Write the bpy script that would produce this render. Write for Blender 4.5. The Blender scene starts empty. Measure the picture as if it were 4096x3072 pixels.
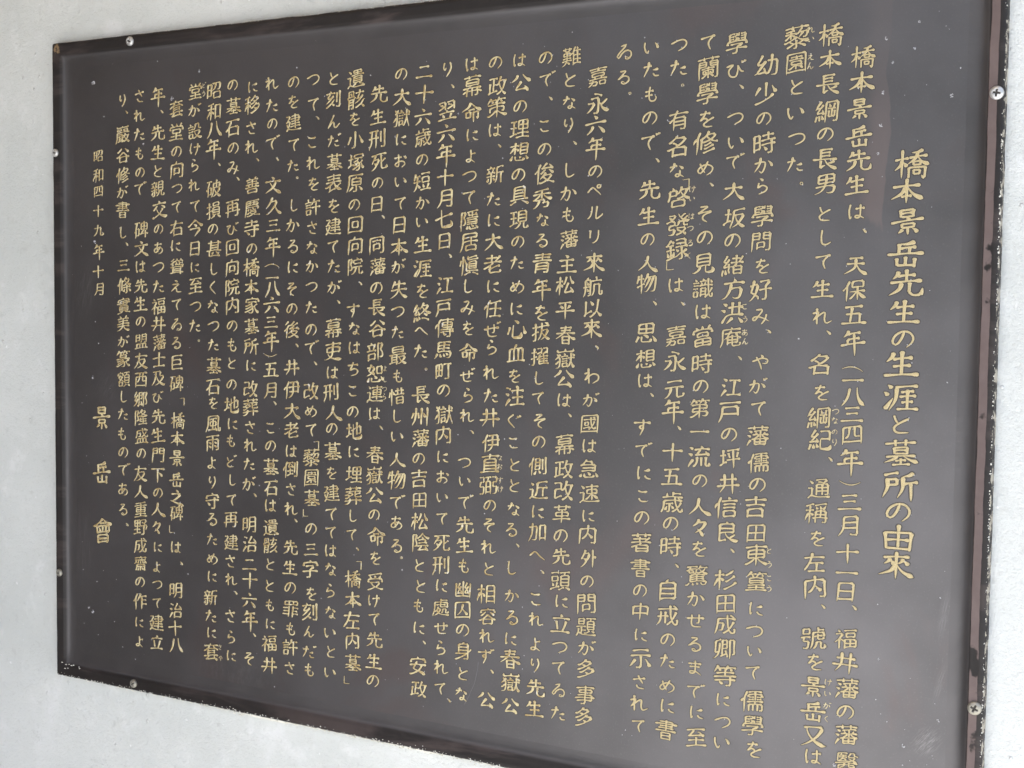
import bpy, bmesh, math, random
from mathutils import Vector, Matrix, noise
R = math.radians
scene = bpy.context.scene
COL = scene.collection

# ------------------------------------------------------------------ camera
# world: wall face is the plane y = 0 (the viewer stands at y < 0), x runs right, z up;
# the lower left corner of the plaque is the origin, metres
def camera():
    cd = bpy.data.cameras.new('camera'); co = bpy.data.objects.new('camera', cd); COL.objects.link(co)
    yaw, pitch, roll = -0.5252, -0.0629, 0.0127
    f = Vector((math.sin(yaw)*math.cos(pitch), math.cos(yaw)*math.cos(pitch), math.sin(pitch)))
    r = Vector((math.cos(yaw), -math.sin(yaw), 0)); u = r.cross(f)
    r2 = r*math.cos(roll) + u*math.sin(roll); u2 = u*math.cos(roll) - r*math.sin(roll)
    m = Matrix((( r2.x, u2.x, -f.x), (r2.y, u2.y, -f.y), (r2.z, u2.z, -f.z))).to_4x4()
    m.translation = (1.5637, -1.4092, 0.5546)
    co.matrix_world = m
    cd.sensor_width = 36; cd.lens = 5603/4096*36
    cd.clip_start = .05; cd.clip_end = 200
    cd.dof.use_dof = True; cd.dof.focus_distance = 1.62; cd.dof.aperture_fstop = 18
    scene.camera = co
camera()

# ------------------------------------------------------------------ daylight
SUN_EL, SUN_AZ = 52, -25          # azimuth measured from straight out of the wall (-y) towards +x
w = bpy.data.worlds.new('World'); scene.world = w; w.use_nodes = True
nt = w.node_tree; bg = nt.nodes['Background']
sky = nt.nodes.new('ShaderNodeTexSky'); sky.sky_type = 'NISHITA'; sky.sun_disc = False
sky.sun_elevation = R(SUN_EL); sky.sun_rotation = R(180 - SUN_AZ)
sky.dust_density = 2.5; sky.ozone_density = 1.0
nt.links.new(sky.outputs[0], bg.inputs[0]); bg.inputs[1].default_value = .12
sl = bpy.data.lights.new('sun', 'SUN'); so = bpy.data.objects.new('sun', sl); COL.objects.link(so)
sl.energy = 4.3; sl.angle = R(.5); sl.color = (1, .965, .93)
d = Vector((math.sin(R(SUN_AZ))*math.cos(R(SUN_EL)), -math.cos(R(SUN_AZ))*math.cos(R(SUN_EL)), math.sin(R(SUN_EL))))
so.rotation_euler = d.to_track_quat('Z', 'Y').to_euler()
scene.view_settings.view_transform = 'Standard'; scene.view_settings.look = 'None'
scene.view_settings.gamma = 1; scene.view_settings.exposure = 1.70

# ------------------------------------------------------------------ helpers
def tag(o, label=None, cat=None, kind=None, group=None):
    if label: o['label'] = label
    if cat: o['category'] = cat
    if kind: o['kind'] = kind
    if group: o['group'] = group
    return o
def link(name, me, mat=None, parent=None):
    o = bpy.data.objects.new(name, me); COL.objects.link(o)
    if mat and me is not None and not me.materials: me.materials.append(mat)
    if parent: o.parent = parent
    return o
def mesh(name, verts, faces, smooth=False):
    me = bpy.data.meshes.new(name); me.from_pydata(verts, [], faces); me.update()
    if smooth: me.polygons.foreach_set('use_smooth', [True]*len(me.polygons))
    return me
def box(x0, x1, y0, y1, z0, z1):
    v = [(x, y, z) for x in (x0, x1) for y in (y0, y1) for z in (z0, z1)]
    return v, [(0,1,3,2), (4,6,7,5), (0,4,5,1), (2,3,7,6), (0,2,6,4), (1,5,7,3)]

class Mat:
    """small node-graph writer"""
    def __init__(s, name):
        s.m = bpy.data.materials.new(name); s.m.use_nodes = True
        s.t = s.m.node_tree; s.b = s.t.nodes['Principled BSDF']; s.co = s.n('ShaderNodeTexCoord').outputs['Object']
    def n(s, typ, **kw):
        nd = s.t.nodes.new(typ)
        for k, v in kw.items(): setattr(nd, k, v)
        return nd
    def put(s, sock, v):
        if hasattr(v, 'is_output') or isinstance(v, bpy.types.NodeSocket): s.t.links.new(v, sock)
        else: sock.default_value = v
    def noise(s, scale, detail=4, rough=.6, stretch=None, vec=None, dist=0):
        vec = vec or s.co
        if stretch:
            mp = s.n('ShaderNodeMapping'); s.put(mp.inputs[0], vec); mp.inputs['Scale'].default_value = stretch; vec = mp.outputs[0]
        nd = s.n('ShaderNodeTexNoise'); s.put(nd.inputs['Vector'], vec)
        nd.inputs['Scale'].default_value = scale; nd.inputs['Detail'].default_value = detail
        nd.inputs['Roughness'].default_value = rough; nd.inputs['Distortion'].default_value = dist
        return nd.outputs[0]
    def ramp(s, fac, a, b, lo=0., hi=1.):
        nd = s.n('ShaderNodeMapRange', clamp=True); nd.interpolation_type = 'SMOOTHSTEP'
        s.put(nd.inputs[0], fac)
        for i, v in zip((1, 2, 3, 4), (a, b, lo, hi)): nd.inputs[i].default_value = v
        return nd.outputs[0]
    def math(s, op, a, b=0.):
        nd = s.n('ShaderNodeMath', operation=op); s.put(nd.inputs[0], a); s.put(nd.inputs[1], b); return nd.outputs[0]
    def mix(s, fac, a, b):
        nd = s.n('ShaderNodeMix', data_type='RGBA')
        s.put(nd.inputs[0], fac); s.put(nd.inputs[6], a); s.put(nd.inputs[7], b); return nd.outputs[2]
    def xyz(s):
        nd = s.n('ShaderNodeSeparateXYZ'); s.put(nd.inputs[0], s.co); return nd.outputs
    def bump(s, h, strength, dist):
        nd = s.n('ShaderNodeBump'); s.put(nd.inputs['Height'], h); nd.inputs['Strength'].default_value = strength
        nd.inputs['Distance'].default_value = dist; s.t.links.new(nd.outputs[0], s.b.inputs['Normal'])
    def set(s, **kw):
        for k, v in kw.items(): s.put(s.b.inputs[k.replace('_', ' ')], v)
        return s.m
def c4(r, g, b): return (r, g, b, 1)

# ------------------------------------------------------------------ the place around the plaque, with unseen light blockers added
W, H = 1.2909, 0.9               # plaque size
RIM_Y, PAN_Y = -.0125, -.0070    # front of the rim, face of the panel

def wall_material():
    m = Mat('painted_mortar')
    big = m.noise(2.2, 5, .6); mid = m.noise(14, 5, .65); fine = m.noise(170, 5, .7); grit = m.noise(520, 3, .6)
    c = m.mix(m.ramp(big, .35, .68), c4(.58,.595,.57), c4(.68,.69,.665))
    c = m.mix(m.ramp(mid, .52, .72), c, c4(.71,.715,.70))
    c = m.mix(m.math('MULTIPLY', m.ramp(m.noise(45, 5, .7), .44, .30), .38), c, c4(.46,.465,.44))
    c = m.mix(m.math('MULTIPLY', m.ramp(fine, .30, .42, 1, 0), .35), c, c4(.40,.39,.37))
    v = m.n('ShaderNodeTexVoronoi'); m.put(v.inputs['Vector'], m.co); v.inputs['Scale'].default_value = 46; v.inputs['Randomness'].default_value = 1
    spots = m.math('MULTIPLY', m.ramp(v.outputs['Distance'], .05, .11, 1, 0), m.ramp(m.noise(9, 2), .50, .56))
    c = m.mix(m.math('MULTIPLY', spots, .6), c, c4(.82,.82,.81))
    dark = m.math('MULTIPLY', m.ramp(m.noise(60, 4, .7), .68, .74), m.ramp(m.noise(5, 2), .50, .6))
    c = m.mix(m.math('MULTIPLY', dark, .6), c, c4(.30,.28,.25))
    h = m.math('ADD', m.math('MULTIPLY', fine, .6), m.math('ADD', m.math('MULTIPLY', grit, .25), m.math('MULTIPLY', mid, .8)))
    h = m.math('ADD', h, m.math('MULTIPLY', spots, .5))
    m.bump(h, 1.0, .0034)
    return m.set(Base_Color=c, Roughness=.85)
WALL = wall_material()
verts, faces = box(-.62, 3.2, 0, .2, -1.0, 2.4)
tag(link('wall', mesh('wall', verts, faces), WALL), kind='structure')

g = Mat('pale_concrete')
n = g.noise(1.5, 6, .6)
g.bump(g.noise(60, 4), .3, .004)
GROUND = g.set(Base_Color=g.mix(n, c4(.53,.545,.54), c4(.63,.645,.64)), Roughness=.9)
tag(link('ground', mesh('ground', [(-40,-60,-.95),(40,-60,-.95),(40,.3,-.95),(-40,.3,-.95)], [(0,1,2,3)]), GROUND), kind='structure')
e = Mat('added_roof_brown')
ROOF_BLOCKER = e.set(Base_Color=e.mix(e.noise(3, 5, .6, (1, 12, 12)), c4(.38,.26,.14), c4(.50,.36,.21)), Roughness=.8)
s_ = Mat('added_blocker_dark')
SIDE_BLOCKER = s_.set(Base_Color=s_.mix(s_.noise(3, 5, .6, (12, 12, 1)), c4(.11,.085,.07), c4(.16,.13,.11)), Roughness=.8)
verts, faces = box(-1.3, 1.5, -1.7, 0.25, 1.65, 1.75)
tag(link('added_shade_roof', mesh('added_shade_roof', verts, faces), ROOF_BLOCKER), kind='structure')  # unseen overhang added to keep sun off the wall and warm its top
verts, faces = box(-.78, -.62, -2.7, .2, -1.0, 1.75)
tag(link('added_side_blocker', mesh('added_side_blocker', verts, faces), SIDE_BLOCKER), kind='structure')  # unseen slab added to block light from the left and darken reflections there

hd = Mat('added_backdrop_green')
BACKDROP = hd.set(Base_Color=hd.mix(hd.noise(6, 5, .7), c4(.03,.05,.02), c4(.07,.10,.04)), Roughness=.9)
hv, hf = [], []
for j in range(25):
    for i in range(161):
        x = -26 + i*.15; z = -.95 + j*.15
        hv.append((x, -7.5 + .5*noise.noise(Vector((x*1.3, z*1.3, 0))) - .02*j, z))
for j in range(24):
    for i in range(160): a = j*161+i; hf.append((a+1, a, a+161, a+162))
tag(link('added_dark_backdrop', mesh('added_dark_backdrop', hv, hf, True), BACKDROP), kind='structure')  # unseen mass added so the panel has something dark to reflect
tv, tf = [], []
for j in range(21):
    for i in range(121):
        x = -45 + i*.75; z = -.95 + j*.5*(1 + .25*noise.noise(Vector((x*.3, 0, 3))))
        tv.append((x, -26 + 1.5*noise.noise(Vector((x*.5, z*.5, 0))), z))
for j in range(20):
    for i in range(120): a = j*121+i; tf.append((a+1, a, a+121, a+122))
tag(link('added_far_backdrop', mesh('added_far_backdrop', tv, tf, True), BACKDROP), kind='structure')  # second unseen mass, added far off to darken the upper reflections

# ------------------------------------------------------------------ materials of the plaque
def panel_material():
    m = Mat('dark_patinated_bronze')
    big = m.noise(3.0, 5, .6); mid = m.noise(18, 5, .6); sheen = m.noise(1.7, 4, .55, dist=.5); fine = m.noise(420, 3, .6)
    c = m.mix(m.ramp(big, .36, .66), c4(.114,.108,.109), c4(.150,.142,.145))
    red = m.math('MULTIPLY', m.ramp(m.noise(5.5, 4, .6, dist=.6), .56, .72), .55)
    c = m.mix(red, c, c4(.150,.118,.114))
    c = m.mix(m.math('MULTIPLY', m.ramp(fine, .55, .75), .35), c, c4(.19,.185,.18))
    X, Y, Z = m.xyz()
    # dried run of water beside the heading: crisp right edge, soft left edge
    wob = m.math('MULTIPLY', m.math('SUBTRACT', m.noise(16, 3, .5, (1, 1, 1)), .5), .020)
    xw = m.math('ADD', X, wob)
    run = m.math('MULTIPLY', m.ramp(xw, 1.1805, 1.1785), m.ramp(xw, 1.150, 1.166, 0, 1))
    run = m.math('MULTIPLY', run, m.math('MULTIPLY', m.ramp(m.math('ADD', Z, m.math('MULTIPLY', m.noise(60, 3, .5, (1, 1, .3)), .06)), .655, .668, 0, 1), m.ramp(Z, .70, .83, 1, .25)))
    run = m.math('MULTIPLY', m.math('MULTIPLY', run, -1), -1)
    c = m.mix(m.math('MULTIPLY', run, .75), c, c4(.20,.165,.158))
    # wiped, scuffed patches
    def blot(x, z, rx, rz, ang=0):
        mp = m.n('ShaderNodeMapping', vector_type='TEXTURE'); m.put(mp.inputs[0], m.co)
        mp.inputs['Location'].default_value = (x, 0, z); mp.inputs['Rotation'].default_value = (0, R(ang), 0); mp.inputs['Scale'].default_value = (rx, 1, rz)
        ln = m.n('ShaderNodeVectorMath', operation='LENGTH'); m.put(ln.inputs[0], mp.outputs[0])
        return m.ramp(ln.outputs['Value'], .2, 1, 1, 0), mp.outputs[0]
    for (x, z, rx, rz, ang, a) in ((.058,.555,.030,.05,12,.35), (1.236,.114,.016,.022,38,.7), (1.249,.245,.006,.035,8,.5), (1.247,.175,.005,.03,14,.45),
                                   (.05,.20,.03,.09,0,.25), (.33,.05,.1,.03,0,.2), (.10,.42,.03,.03,30,.3)):
        b, v = blot(x, z, rx, rz, ang)
        s = m.ramp(m.noise(2.5, 4, .7, (5, 1, .8), v), .42, .68)
        c = m.mix(m.math('MULTIPLY', m.math('MULTIPLY', b, s), a), c, c4(.25,.24,.24))
    rough = m.math('ADD', m.math('ADD', m.math('MULTIPLY', mid, .16), m.math('MULTIPLY', sheen, .20)), .20)
    m.bump(m.math('ADD', m.math('MULTIPLY', fine, .5), m.math('MULTIPLY', mid, .5)), .22, .0006)
    return m.set(Base_Color=c, Roughness=rough, Metallic=0.8, Specular_IOR_Level=.5)
def rim_material():
    m = Mat('black_painted_bronze_rim')
    X, Y, Z = m.xyz()
    l = X; r = m.math('SUBTRACT', W, X); b = Z; t = m.math('SUBTRACT', H, Z)
    lr = m.math('MINIMUM', l, r); bt = m.math('MINIMUM', b, t); ins = m.math('MINIMUM', lr, bt)
    wob = m.math('MULTIPLY', m.math('SUBTRACT', m.noise(30, 3), .5), .003)
    insw = m.math('ADD', ins, wob)
    dark = m.mix(m.noise(40, 4), c4(.011,.009,.009), c4(.024,.020,.018))
    band = m.math('MULTIPLY', m.ramp(insw, .0062, .0068), m.ramp(insw, .0140, .0150, 1, 0))
    side = m.ramp(r, .03, .024)
    patch = m.ramp(m.noise(9, 5, .65, (.35, 1, 2.4), dist=.5), .50, .60)
    holes = m.ramp(m.noise(24, 4, .55), .36, .40)
    worn = m.math('MULTIPLY', band, side); worn = m.math('MULTIPLY', worn, holes)
    horizontal = m.ramp(bt, .024, .020)
    worn2 = m.math('MULTIPLY', m.math('MULTIPLY', patch, horizontal), m.math('MULTIPLY', m.ramp(insw, .003, .005), m.ramp(X, .25, .5, .15, 1)))
    worn3 = m.math('MULTIPLY', patch, .35)
    k = m.math('MAXIMUM', worn, m.math('MAXIMUM', m.math('MULTIPLY', worn2, .30), m.math('MULTIPLY', worn3, .5)))
    c = m.mix(k, dark, m.mix(m.noise(70, 3), c4(.115,.082,.075), c4(.165,.125,.118)))
    # paint gone at the very edge, showing cream primer
    edge = m.math('MULTIPLY', m.ramp(ins, .0006, .0011, 1, 0), m.ramp(m.noise(90, 4, .75), .50, .56))
    c = m.mix(m.math('MULTIPLY', edge, .75), c, c4(.50,.45,.36))
    # rust-brown corner where the paint chipped off
    dx = m.math('SUBTRACT', X, .010); dz = m.math('SUBTRACT', Z, .892)
    cd = m.math('SQRT', m.math('ADD', m.math('MULTIPLY', dx, dx), m.math('MULTIPLY', dz, dz)))
    cd = m.math('ADD', cd, m.math('MULTIPLY', m.math('SUBTRACT', m.noise(90, 3), .5), .012))
    c = m.mix(m.math('MULTIPLY', m.math('MULTIPLY', m.ramp(cd, .0055, .0075, 1, 0), m.ramp(m.noise(260, 3, .7), .42, .50)), .8), c, c4(.26,.17,.09))
    # the inner slope is bare metal like the panel
    inner = m.math('MAXIMUM', m.ramp(ins, .0172, .0225), m.math('MULTIPLY', m.ramp(ins, .0150, .0165), m.ramp(r, .045, .040)))
    c = m.mix(inner, c, m.mix(m.ramp(m.noise(3.0, 5, .6), .36, .66), c4(.112,.106,.107), c4(.146,.138,.140)))
    m.bump(m.math('ADD', m.noise(160, 4), m.math('MULTIPLY', k, 1.0)), .35, .0006)
    return m.set(Base_Color=c, Roughness=m.math('SUBTRACT', m.math('ADD', m.math('MULTIPLY', m.noise(25, 3), .2), .36), m.math('MULTIPLY', inner, .08)), Specular_IOR_Level=.32, Metallic=m.math('MULTIPLY', inner, .8))
def gold_material(name='gilt_lettering', pale=0.):
    m = Mat(name)
    n = m.noise(95, 4, .65); n2 = m.noise(330, 3, .6); n3 = m.noise(26, 3, .6)
    c = m.mix(m.ramp(n, .42, .58), c4(.40,.285,.115), c4(.64,.53,.28))
    c = m.mix(m.math('MULTIPLY', m.ramp(n2, .50, .62), .55), c, c4(.62,.54,.36))
    worn = m.ramp(m.noise(120, 3, .65), .635, .68)
    c = m.mix(m.math('MULTIPLY', worn, .8), c, c4(.72,.70,.66))
    gm = m.n('ShaderNodeNewGeometry'); sx = m.n('ShaderNodeSeparateXYZ'); m.put(sx.inputs[0], gm.outputs['True Normal'])
    rubbed = m.ramp(m.math('ABSOLUTE', sx.outputs[1]), .97, .80, 0, 1)
    c = m.mix(m.math('MULTIPLY', rubbed, .65), c, c4(.72,.62,.38))
    if pale: c = m.mix(pale, c, c4(.66,.63,.54))
    m.bump(m.math('ADD', n2, n), .5, .0005)
    return m.set(Base_Color=c, Roughness=.48, Metallic=.15)
def simple(name, col, rough, metal=0., bump=None, col2=None):
    m = Mat(name)
    c = m.mix(m.noise(200, 4), c4(*col), c4(*(col2 or col)))
    if bump: m.bump(m.noise(bump, 4), .5, .0006)
    return m.set(Base_Color=c, Roughness=rough, Metallic=metal)
PANEL, RIM, GOLD, RUBY = panel_material(), rim_material(), gold_material(), gold_material('gilt_small_lettering', .12)
STEEL = simple('bright_screw_steel', (.62,.61,.59), .40, .7, None, (.52,.51,.49))
TARN = simple('tarnished_screw_steel', (.27,.25,.20), .45, .7, 900, (.40,.38,.33))
CRUST = simple('white_lime_splash', (.46,.45,.45), .8, 0, 700, (.60,.59,.60))
GRIT = simple('pale_grit', (.70,.70,.69), .9, 0, 400, (.84,.84,.83))
SCR = simple('fine_scratch', (.22,.21,.21), .7)
GRIME = simple('grime_in_screw_slot', (.05,.045,.04), .8)
MORTAR = simple('mortar_crumbs', (.66,.63,.55), .9, 0, 500, (.80,.78,.72))

HALO = simple('dark_outline_round_letters', (.060,.054,.052), .5, .5, None, (.085,.077,.073))  # flat darker outline lying under every stroke

# ------------------------------------------------------------------ the plaque
plaque = bpy.data.objects.new('plaque', None); COL.objects.link(plaque); plaque.empty_display_size = .1
tag(plaque, 'large dark bronze plaque with raised rim and gold Japanese inscription, screwed to the pale wall', 'plaque')

def loop(d, y, rc, n=7, rough=0., step=.012):
    """points of a rounded rectangle inset by d"""
    pts = []
    x0, x1, z0, z1 = d, W - d, d, H - d
    cs = ((x1-rc, z1-rc, 0), (x0+rc, z1-rc, 90), (x0+rc, z0+rc, 180), (x1-rc, z0+rc, 270))
    nseg = (int(W/step), int(H/step), int(W/step), int(H/step))
    for i, (cx, cz, a) in enumerate(cs):
        arc = [(cx + rc*math.cos(R(a + 90*k/(n-1))), cz + rc*math.sin(R(a + 90*k/(n-1)))) for k in range(n)]
        pts += arc
        nx = cs[(i+1) % 4]; b = (nx[0] + rc*math.cos(R(nx[2])), nx[1] + rc*math.sin(R(nx[2]))); a_ = arc[-1]
        for k in range(1, nseg[i]):
            t = k/nseg[i]; pts.append((a_[0]+(b[0]-a_[0])*t, a_[1]+(b[1]-a_[1])*t))
    out = []
    for (x, z) in pts:
        dx = dz = 0
        if rough:
            dx = (noise.noise(Vector((x*45, z*45, 1)))) * rough; dz = (noise.noise(Vector((x*45, z*45, 7)))) * rough
        out.append((x+dx, y, z+dz))
    return out
prof = [(0, 0, .003, .0007), (0, -.0098, .003, .0007), (.0007, -.0116, .0032, .0006), (.0022, -.0125, .004, .0003), (.0060, -.0127, .006, 0), (.0068, -.0124, .0064, 0),
        (.0138, -.0125, .010, .0002), (.0152, -.0121, .011, 0), (.0175, -.0108, .0125, 0), (.0203, -.0094, .014, 0), (.0232, -.0084, .015, 0), (.0268, -.0077, .016, 0), (.031, -.00725, .018, 0), (.036, -.00702, .020, 0), (.038, -.0069, .021, 0)]
verts, faces = [], []
for d_, y_, rc_, rg_ in prof: verts += loop(d_, y_, rc_, rough=rg_)
N = len(loop(0, 0, .003))
for j in range(len(prof)-1):
    for i in range(N):
        a, b = j*N+i, j*N+(i+1) % N
        faces.append((a, b, b+N, a+N))
rim = link('rim', mesh('rim', verts, faces, True), RIM, plaque)
rim['label'] = 'raised black rim with reddish worn paint'
# the panel: a sheet with very slight casting waviness
verts, faces = [], []
nx, nz = 90, 62
for j in range(nz+1):
    for i in range(nx+1):
        x = .034 + (W-.068)*i/nx; z = .034 + (H-.068)*j/nz
        verts.append((x, PAN_Y + .00004*noise.noise(Vector((x*7, 3, z*7))), z))
for j in range(nz):
    for i in range(nx):
        a = j*(nx+1)+i; faces.append((a, a+1, a+nx+2, a+nx+1))
link('panel', mesh('panel', verts, faces, True), PANEL, plaque)

# ------------------------------------------------------------------ cross-head screws in the rim
def screw_mesh(r):
    nr, na = 20, 64; verts, faces, cross = [], [], {0}
    verts.append((0, -.0030 + .0016, 0))
    for i in range(1, nr+1):
        rr = i/nr
        for k in range(na):
            a = 2*math.pi*k/na; x, z = rr*math.cos(a), rr*math.sin(a)
            y = -.0034*math.sqrt(max(0, 1 - (rr*.93)**2)*.75 + .25*(1-rr**6)) - .0004
            arm = min(max(abs(x), abs(z)*0+abs(x)), 1)
            incross = (abs(x) < .15 and abs(z) < .56) or (abs(z) < .15 and abs(x) < .56)
            if incross: cross.add(len(verts))
            if incross: y += .0019*(1 - .75*max(abs(x), abs(z)))
            verts.append((x*r, y, z*r))
    for k in range(na): faces.append((0, 1+k, 1+(k+1) % na))
    for i in range(nr-1):
        for k in range(na):
            a = 1+i*na+k; b = 1+i*na+(k+1) % na; faces.append((a, a+na, b+na, b))
    base = len(verts)
    for k in range(na):
        a = 2*math.pi*k/na; verts.append((r*math.cos(a), .0012, r*math.sin(a)))
    for k in range(na): 
        a = 1+(nr-1)*na+k; b = 1+(nr-1)*na+(k+1) % na; faces.append((a, base+k, base+(k+1) % na, b))
    me = mesh('screw', verts, faces, True)
    me.polygons.foreach_set('material_index', [1 if sum(v in cross for v in f) >= 3 else 0 for f in faces]); return me
for (x, z, r, rot_, mat, lab) in ((.1519,.8909,.0062,20,STEEL,'bright cross-head screw in the top of the rim'),
        (.0066,.7472,.0056,12,STEEL,'dull cross-head screw high on the left of the rim'), (.0084,.1502,.0054,40,TARN,'tarnished screw low on the left of the rim'),
        (.1535,.0105,.0058,60,TARN,'tarnished screw in the bottom of the rim'), (1.2838,.7532,.0066,8,STEEL,'bright cross-head screw high on the right of the rim'),
        (1.2826,.1575,.0068,24,TARN,'tarnished cross-head screw low on the right of the rim')):
    s = link('screw', screw_mesh(r), mat, plaque); s.data.materials.append(GRIME); s.location = (x, RIM_Y, z); s.rotation_euler = (0, R(rot_), 0); s['label'] = lab

# ------------------------------------------------------------------ brushed characters
# The even pen strokes of the stock typeface are thinned to their centre lines, and every line is
# then re-cut as a brush stroke: swelling where the brush presses, tapering where it lifts.
import numpy as np
fc = bpy.data.curves.new('glyph_source', 'FONT'); fo = bpy.data.objects.new('glyph_source', fc); COL.objects.link(fo)
KANA = set('のはによつてをられたでとも、。ぜしみいうえおかきくけこさすそただちなひびふへまめやゆるわんがぐどりょゐあペルリほやせずむ')
def sample(sp):
    pts = []; bp = sp.bezier_points; n = len(bp)
    for i in range(n):
        a, b = bp[i], bp[(i+1) % n]
        p0, p1, p2, p3 = (np.array(q[:2]) for q in (a.co, a.handle_right, b.handle_left, b.co))
        for j in range(6):
            t = j/6; s = 1-t; pts.append(p0*s**3 + p1*3*s*s*t + p2*3*s*t*t + p3*t**3)
    return np.array(pts)
RES = 110; PAD = 14
def raster(rings):
    S = RES + 2*PAD; wn = np.zeros((S, S), int); gx = (np.arange(S) + .5 - PAD)/RES
    for r in rings:
        r = r + np.array([0, .12]); a = r; b = np.roll(r, -1, 0)
        for (x0, y0), (x1, y1) in zip(a, b):
            if y0 == y1: continue
            lo, hi = min(y0, y1), max(y0, y1)
            j0 = int(math.ceil(lo*RES - .5 + PAD)); j1 = int(math.ceil(hi*RES - .5 + PAD))
            for j in range(max(j0, 0), min(j1, S)):
                y = (j + .5 - PAD)/RES; x = x0 + (y-y0)/(y1-y0)*(x1-x0)
                wn[j, gx > x] += 1 if y1 > y0 else -1
    return wn != 0
def thin(I):
    I = I.astype(np.uint8)
    while True:
        ch = False
        for step in (0, 1):
            P = np.pad(I, 1)
            p2, p3, p4, p5, p6, p7, p8, p9 = (P[2:, 1:-1], P[2:, 2:], P[1:-1, 2:], P[:-2, 2:], P[:-2, 1:-1], P[:-2, :-2], P[1:-1, :-2], P[2:, :-2])
            seq = [p2, p3, p4, p5, p6, p7, p8, p9]; B = sum(s.astype(int) for s in seq)
            A = sum(((seq[i] == 0) & (seq[(i+1) % 8] == 1)).astype(int) for i in range(8))
            if step == 0: c = (p2*p4*p6 == 0) & (p4*p6*p8 == 0)
            else: c = (p2*p4*p8 == 0) & (p2*p6*p8 == 0)
            m = (I == 1) & (B >= 2) & (B <= 6) & (A == 1) & c
            if m.any(): I[m] = 0; ch = True
        if not ch: return I
def trace(I):
    """centre lines as graph edges: list of (node_a, node_b, points); nodes: id -> position"""
    pix = set(zip(*np.nonzero(I)))
    N8 = [(-1,-1),(-1,0),(-1,1),(0,-1),(0,1),(1,-1),(1,0),(1,1)]
    def nb(p):
        q = [(p[0]+a, p[1]+b) for a, b in N8 if (p[0]+a, p[1]+b) in pix]
        # drop diagonal neighbours that are reachable through an orthogonal one
        o = [x for x in q if x[0] == p[0] or x[1] == p[1]]
        return o + [x for x in q if x not in o and not any(abs(x[0]-y[0])+abs(x[1]-y[1]) == 1 for y in o)]
    adj = {p: nb(p) for p in pix}
    for p in list(adj):
        for q in adj[p]:
            if p not in adj[q]: adj[q].append(p)
    junc = {p for p in pix if len(adj[p]) >= 3}; ends = {p for p in pix if len(adj[p]) == 1}
    node, pos, k = {}, {}, 0
    for p in sorted(junc):
        if p in node: continue
        st, cl = [p], [p]; node[p] = k
        while st:
            c = st.pop()
            for a, b in N8:
                q = (c[0]+a, c[1]+b)
                if q in junc and q not in node: node[q] = k; st.append(q); cl.append(q)
        pos[k] = np.mean(cl, 0); k += 1
    for p in sorted(ends):
        if p not in node: node[p] = k; pos[k] = np.array(p, float); k += 1
    E, seen = [], set()
    for p in sorted(node):
        for q in adj[p]:
            if q in node and node[q] == node[p]: continue
            if (p, q) in seen: continue
            path = [p, q]; seen.add((p, q))
            while path[-1] not in node:
                nx = [x for x in adj[path[-1]] if x != path[-2] and x not in path[-3:]]
                if not nx: break
                path.append(nx[0])
            if path[-1] in node:
                seen.add((path[-1], path[-2]))
                pts = np.array(path, float); pts[0] = pos[node[p]]; pts[-1] = pos[node[path[-1]]]
                E.append([node[p], node[path[-1]], pts])
    used = set(node) | {tuple(int(round(v)) for v in x) for e in E for x in e[2]}
    rest = [p for p in sorted(pix) if p not in used]
    while rest:      # closed rings without any junction
        p = rest[0]; path = [p]; cur = p; vis = {p}
        while True:
            nx = [x for x in adj[cur] if x not in vis]
            if not nx: break
            cur = nx[0]; vis.add(cur); path.append(cur)
        if len(path) > 8:
            pos[k] = np.array(p, float); E.append([k, k, np.array(path+[p], float)]); k += 1
        rest = [x for x in rest if x not in vis]
    return E, pos
def plen(p): return float(np.sqrt((np.diff(p, axis=0)**2).sum(1)).sum())
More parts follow.
